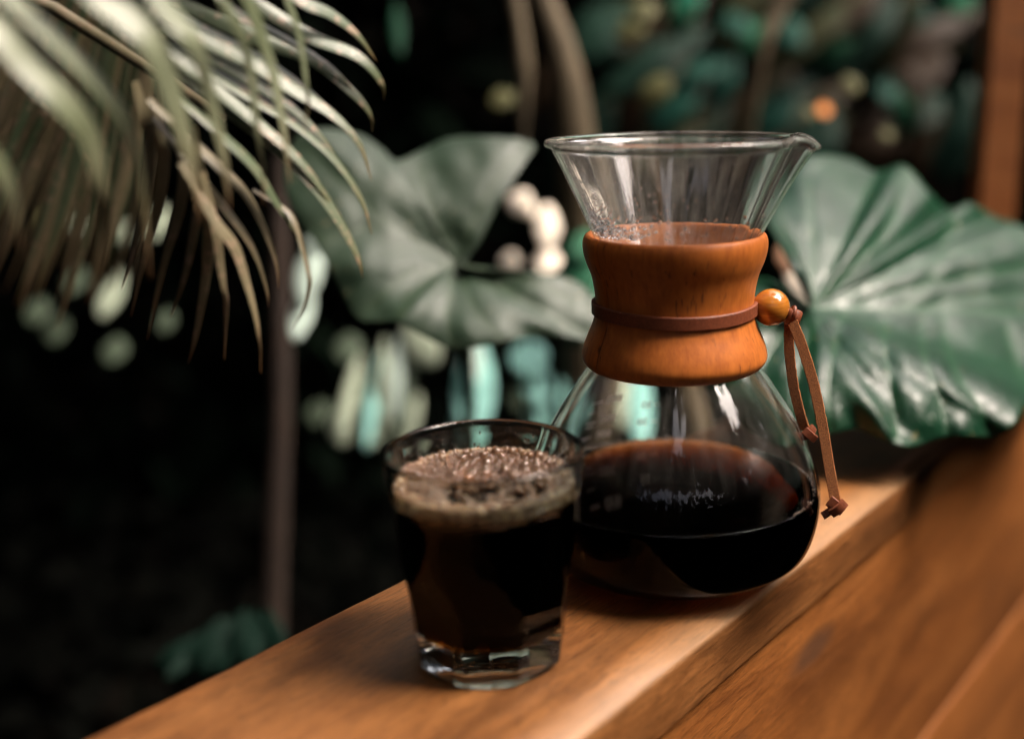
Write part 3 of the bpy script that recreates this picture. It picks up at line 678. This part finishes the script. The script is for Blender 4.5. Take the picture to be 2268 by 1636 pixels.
pm = at(2214, 230, 1.2)
V = [(pm.x + dx, pm.y + dy, z) for z in (p0.z, -1.0) for dx, dy in ((-hw, -hw), (hw, -hw), (hw, hw), (-hw, hw))]
o = obj('post_shaft', V, [(0, 1, 2, 3), (4, 7, 6, 5), (0, 4, 5, 1), (1, 5, 6, 2), (2, 6, 7, 3), (3, 7, 4, 0)], TIMBER[3], post, smooth=False)

# ------------------------------------------------------------ background leaves; bright light patches painted as pale leaf shapes
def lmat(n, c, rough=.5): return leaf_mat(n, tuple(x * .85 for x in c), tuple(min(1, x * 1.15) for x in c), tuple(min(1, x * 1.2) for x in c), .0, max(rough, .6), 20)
CREAM = lmat('cream_patch', (.78, .70, .58)); PALE = lmat('pale_light_patch', (.40, .50, .44)); TEAL = lmat('blue_green_leaf', (.24, .50, .45))  # pale tones carry the brightness of light patches in the foliage
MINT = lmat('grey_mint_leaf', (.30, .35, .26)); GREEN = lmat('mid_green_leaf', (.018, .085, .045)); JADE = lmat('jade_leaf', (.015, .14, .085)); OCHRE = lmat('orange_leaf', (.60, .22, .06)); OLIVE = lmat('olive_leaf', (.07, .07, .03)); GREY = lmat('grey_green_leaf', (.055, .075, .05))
DIMG0 = lmat('dim_grass_green', (.006, .035, .018)); TANL = lmat('pale_tan_patch', (.45, .33, .22)); BROWNL = lmat('tan_leaf', (.22, .12, .07)); DGREEN = lmat('deep_teal_leaf', (.006, .035, .025))
def soft_leaf(x, y, w, h, ang, d, m, parent, name='leaf', tilt=None):
    """an oval leaf blade w x h pixels of the 2268 view, at depth d, bent and tipped back a little"""
    k = d / F; V, Fc = [], []; nn, mm = 10, 6; vein = []
    tilt = random.uniform(.3, 1.0) if tilt is None else tilt
    c = at(x, y, d)
    for i in range(nn + 1):
        t = i / nn; wd = math.sin(math.pi * min(1, t * .92 + .06)) ** .8
        for j in range(mm + 1):
            s = (j / mm - .5) * 2
            a = s * wd * w * .5 * k; b = (t - .5) * h * k
            zz = .25 * abs(a) + .35 * b * b / (h * k + 1e-6) + b * tilt
            ca, sa = math.cos(R(ang)), math.sin(R(ang))
            V.append(c + Vector(RT) * (a * ca - b * sa) + Vector(UP) * (a * sa + b * ca) + Vector(fw) * zz); vein.append(math.exp(-(s / .12) ** 2))
    for i in range(nn):
        for j in range(mm): q = i * (mm + 1) + j; Fc.append((q, q + 1, q + mm + 2, q + mm + 1))
    o = obj(name, V, Fc, m, parent, attrs={'vein': vein}); s = o.modifiers.new('thickness', 'SOLIDIFY'); s.thickness = .0006
    return o
def plant(name, label, cat, foot, d, leaves, stemm=BARK, leafname='leaf'):
    base = at(foot[0], foot[1], d); base.z = -1.0
    o = thing(name, label, cat, base)
    top = at(leaves[0][0], leaves[0][1], d + .04)
    obj('stem', *tube([top, (top + base) / 2 + Vector((.02, 0, 0)), base], [.0015, .002, .003], 6), DARKLEAF, o)
    for L in leaves:
        soft_leaf(*L[:5], d + L[6] if len(L) > 6 else d, L[5], o, leafname)
    return o
plant('light_patch_plant', 'plant with cream ovals, light patches painted pale, in the dark gap between grey leaf and carafe', 'plant', (1180, 1500), 1.25,
      [(1150, 448, 62, 60, 60, CREAM), (1212, 500, 56, 105, 0, CREAM), (1212, 575, 60, 60, 5, CREAM), (1130, 580, 50, 44, 80, CREAM, .1), (1168, 462, 40, 46, 40, CREAM)], leafname='patch')
plant('light_patch_plant', 'plant with one long white petal showing at the notch of the right leaf', 'plant', (1765, 1500), 1.0,
      [(1768, 620, 46, 130, 20, CREAM), (1738, 575, 34, 70, 10, BROWNL)], leafname='patch')
plant('bright_patch_plant', 'plant with a light patch painted as a pale blue white leaf just right of the slim brown stem', 'plant', (670, 1500), 1.15,
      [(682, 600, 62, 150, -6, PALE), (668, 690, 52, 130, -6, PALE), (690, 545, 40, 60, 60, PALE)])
plant('bright_patch_plant', 'plant with a bright blue green leaf standing behind the tumbler rim', 'plant', (1050, 1500), 1.3,
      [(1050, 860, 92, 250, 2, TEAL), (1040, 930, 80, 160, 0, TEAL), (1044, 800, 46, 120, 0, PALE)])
plant('bright_patch_plant', 'plant of mottled grey mint leaves left of the bright blue green one', 'plant', (820, 1500), 1.4,
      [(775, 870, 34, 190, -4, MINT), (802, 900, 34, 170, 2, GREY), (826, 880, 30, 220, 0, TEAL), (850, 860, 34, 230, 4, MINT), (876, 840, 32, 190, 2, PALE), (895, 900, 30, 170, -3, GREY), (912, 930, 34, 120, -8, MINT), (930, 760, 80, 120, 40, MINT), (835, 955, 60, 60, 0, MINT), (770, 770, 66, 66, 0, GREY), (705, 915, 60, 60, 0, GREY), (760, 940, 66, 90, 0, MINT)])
plant('bright_patch_plant', 'plant of broken blue green leaves between the bright one and the carafe', 'plant', (1180, 1500), 1.4,
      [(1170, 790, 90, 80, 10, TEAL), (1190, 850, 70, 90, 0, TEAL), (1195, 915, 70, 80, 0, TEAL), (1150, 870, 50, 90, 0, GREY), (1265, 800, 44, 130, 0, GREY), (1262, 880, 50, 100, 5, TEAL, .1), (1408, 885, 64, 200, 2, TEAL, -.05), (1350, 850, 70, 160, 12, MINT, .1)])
plant('broadleaf_shrub', 'mid green shrub showing between the grey leaf and the wooden collar', 'shrub', (1280, 1500), 1.2,
      [(1285, 590, 90, 110, 20, GREEN), (1262, 660, 90, 80, 60, JADE), (1320, 660, 90, 110, -20, GREEN), (1280, 720, 100, 60, 80, GREEN), (1300, 540, 70, 80, -30, GREEN), (1225, 690, 60, 60, 0, GREEN)])
plant('broadleaf_shrub', 'shrub with blurred teal green leaves at the top, above the carafe spout', 'shrub', (1800, 1500), 2.05,
      [(1520, 8, 130, 60, 80, JADE), (1500, 40, 90, 50, 100, GREEN), (1674, 82, 90, 60, 60, GREEN), (1630, 50, 60, 80, 20, DGREEN), (1860, 30, 120, 60, 40, GREEN), (1925, 45, 140, 60, 110, GREY), (1848, 100, 120, 70, 30, GREEN), (1915, 118, 150, 60, 130, JADE), (1880, 160, 70, 60, 0, DGREEN),
       (1998, 250, 110, 46, 100, GREEN), (2125, 14, 90, 50, 60, GREEN), (2099, 90, 60, 50, 120, OLIVE), (1560, 150, 120, 60, 20, DGREEN), (1600, 180, 140, 60, 70, DGREEN), (1960, 180, 60, 120, 0, DGREEN), (1740, 60, 70, 130, 30, DGREEN), (2030, 60, 120, 50, 70, DGREEN), (1500, 230, 160, 70, 50, DGREEN), (1720, 250, 150, 80, 60, DGREEN)])
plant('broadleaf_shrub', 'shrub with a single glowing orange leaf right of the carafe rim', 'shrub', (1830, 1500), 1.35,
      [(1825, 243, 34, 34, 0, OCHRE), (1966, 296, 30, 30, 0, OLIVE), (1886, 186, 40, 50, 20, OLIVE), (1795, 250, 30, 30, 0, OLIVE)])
plant('broadleaf_shrub', 'shrub with dim olive leaves in the dark above the left of the carafe rim', 'shrub', (1110, 1500), 1.4,
      [(1111, 218, 60, 50, 20, OLIVE), (1400, 60, 90, 60, 40, OLIVE), (1430, 20, 60, 50, 0, OLIVE), (1450, 200, 90, 70, 60, OLIVE), (880, 60, 30, 160, 10, DIMG0)])
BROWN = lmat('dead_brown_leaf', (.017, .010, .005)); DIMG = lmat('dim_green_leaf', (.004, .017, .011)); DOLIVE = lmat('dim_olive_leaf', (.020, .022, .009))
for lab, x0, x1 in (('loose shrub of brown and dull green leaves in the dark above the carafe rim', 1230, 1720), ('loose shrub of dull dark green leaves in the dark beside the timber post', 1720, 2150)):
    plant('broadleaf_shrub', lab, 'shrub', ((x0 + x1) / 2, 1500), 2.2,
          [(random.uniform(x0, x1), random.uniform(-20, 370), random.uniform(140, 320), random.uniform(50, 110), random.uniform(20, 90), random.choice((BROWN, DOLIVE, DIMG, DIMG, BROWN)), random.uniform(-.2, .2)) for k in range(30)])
plant('light_spot_plant', 'plant with light spots painted as round pale leaves under the palm leaflets at far left', 'plant', (180, 1500), 1.5,
      [(245, 650, 46, 110, -8, MINT), (80, 688, 60, 60, 0, GREY), (120, 728, 60, 70, 20, GREY), (165, 620, 50, 60, 0, GREY), (250, 775, 60, 60, 0, GREY), (100, 480, 40, 50, 0, OLIVE), (175, 490, 34, 44, 10, MINT), (275, 515, 30, 50, 0, MINT), (200, 415, 30, 34, 0, TANL), (365, 710, 40, 50, 0, GREY), (350, 490, 36, 80, 0, MINT)], leafname='light_spot')
plant('ground_fern', 'dim green fern low in the dark at the left foot of the bench', 'fern', (450, 1500), 1.1,
      [(400 + 26 * i, 1440 + 14 * math.sin(i * 2.1) - 3 * i, 40, 120, -60 + 12 * i, DIMG) for i in range(9)], leafname='fern_leaf')

# ------------------------------------------------------------ dense dark foliage: far bank, plus left bank and unseen canopy added for shade
def leaf_cloud(name, centres, size, label=None):
    n = len(centres); c = np.asarray(centres)
    a = rng.normal(size=(n, 3)); a /= np.linalg.norm(a, axis=1)[:, None]
    b = np.cross(a, rng.normal(size=(n, 3))); b /= np.linalg.norm(b, axis=1)[:, None]
    nn = np.cross(a, b); s = (size * rng.uniform(.6, 1.4, n))[:, None]
    v = np.stack([c - a * s, c - b * s * .4 - nn * s * .1, c, c + b * s * .4 - nn * s * .1, c + a * s - nn * s * .15], 1).reshape(-1, 3)
    base = np.arange(n) * 5
    f = np.concatenate([np.stack([base, base + 1, base + 2], 1), np.stack([base, base + 2, base + 3], 1), np.stack([base + 1, base + 4, base + 2], 1), np.stack([base + 2, base + 4, base + 3], 1)])
    me = bpy.data.meshes.new(name); me.from_pydata(v.tolist(), [], f.tolist()); me.materials.append(DARKLEAF)
    o = bpy.data.objects.new(name, me); COL.objects.link(o)
    return o
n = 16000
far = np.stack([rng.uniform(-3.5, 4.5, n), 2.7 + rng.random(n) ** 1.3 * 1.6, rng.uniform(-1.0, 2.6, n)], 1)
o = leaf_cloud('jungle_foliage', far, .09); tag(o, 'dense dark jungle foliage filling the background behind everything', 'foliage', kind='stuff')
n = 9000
lf = np.stack([-1.5 - rng.random(n) ** 1.2 * 1.2, rng.uniform(-.3, 3.0, n), rng.uniform(-1.0, 2.4, n)], 1)  # added at the left to keep light off the background
o = leaf_cloud('side_light_block', lf, .09); tag(o, 'dark foliage added at the far left side to block light', 'foliage', kind='stuff')
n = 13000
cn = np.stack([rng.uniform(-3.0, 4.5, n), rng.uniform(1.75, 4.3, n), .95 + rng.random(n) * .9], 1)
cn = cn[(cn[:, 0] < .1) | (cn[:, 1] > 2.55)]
cn = cn[((cn[:, 0] - 1.45) / .75) ** 2 + ((cn[:, 1] - 2.1) / .75) ** 2 > 1]  # added canopy, with an opening cut to light the board edge
o = leaf_cloud('shade_canopy', cn, .10); tag(o, 'unseen leaf canopy added to shade the dark planting', 'foliage', kind='stuff')
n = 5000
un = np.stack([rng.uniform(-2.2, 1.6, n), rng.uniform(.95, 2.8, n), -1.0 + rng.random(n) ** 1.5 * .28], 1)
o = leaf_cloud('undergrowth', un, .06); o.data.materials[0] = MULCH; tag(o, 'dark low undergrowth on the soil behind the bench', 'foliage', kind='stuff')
# unseen leaf cover added to shape the light, and foliage added behind the camera
n = 8000
on = np.stack([rng.uniform(-3.2, 3.8, n), rng.uniform(-3.0, 1.5, n), 1.9 + rng.random(n) * .45], 1)
GAPS = [(1.1, 1.5, .6, .6), (2.25, -.35, .7, .40), (.15, -1.35, .36, .42), (0.0, -.6, .25, .25), (-1.35, -.8, .35, .35), (.35, .25, .30, .26), (-.1, -2.0, .5, .3), (-.9, -1.1, .25, .3), (0, 1.35, .5, .25)]  # openings placed for sky light and glass reflections
for tx, ty, tz, tr in ((.05, .55, .1, .36), (-.2, .4, .35, .36), (-.1, .85, .15, .3), (.35, .8, .15, .3), (0, 1.3, 0, .34), (.4, 1.35, .25, .34), (.5, .62, -.1, .42), (.75, .9, -.1, .42)):
    q = (2.1 - tz) / sd.z; GAPS.append((tx + sd.x * q, ty + sd.y * q, tr, tr))  # openings along the sun direction above chosen targets
keep = np.ones(n, bool)
for gx, gy, ra, rb in GAPS: keep &= (((on[:, 0] - gx) / ra) ** 2 + ((on[:, 1] - gy) / rb) ** 2) > 1
on = on[keep]
o = leaf_cloud('light_gap_canopy', on, .22); tag(o, 'unseen leaf cover added above the bench, with gaps for the light', 'foliage', kind='stuff')
n = 7000
a_ = rng.uniform(R(-170), R(40), n); r_ = rng.uniform(3.6, 4.6, n)
bn = np.stack([r_ * np.cos(a_), r_ * np.sin(a_) - .2, rng.uniform(-1.0, 2.1, n)], 1)  # added out of view to darken what the glass reflects
o = leaf_cloud('rear_light_block', bn, .2); tag(o, 'unseen foliage added around the camera to darken reflections', 'foliage', kind='stuff')
# earth bank behind the foliage
obj('earth_bank', [(-6, 4.4, -1), (7, 4.4, -1), (7, 5.2, 3.2), (-6, 5.2, 3.2)], [(0, 1, 2, 3)], SOIL)['kind'] = 'structure'

V, Fc = [], []
for k in range(41):
    a = R(-170 + 210 * k / 40); V += [(4.9 * math.cos(a), 4.9 * math.sin(a) - .2, -1), (5.3 * math.cos(a), 5.3 * math.sin(a) - .2, 2.0)]
for k in range(40): Fc.append((2 * k, 2 * k + 1, 2 * k + 3, 2 * k + 2))
obj('rear_sky_block', V, Fc, SOIL)['kind'] = 'structure'  # unseen backing added to stop sky specks in the glass

GROUP = {'palm_frond': 'palm fronds hanging in at the upper left', 'elephant_ear_plant': 'elephant ear plants behind the carafe', 'aerial_root': 'aerial roots in the dark background',
         'bright_patch_plant': 'pale leaved plants with painted-in brightness, blurred behind the tumbler', 'light_patch_plant': 'cream light patches painted as plants behind the carafe', 'broadleaf_shrub': 'broadleaf shrubs in the dark background'}
for o in COL.objects:
    if o.parent is None and o.name.split('.')[0] in GROUP: o['group'] = GROUP[o.name.split('.')[0]]
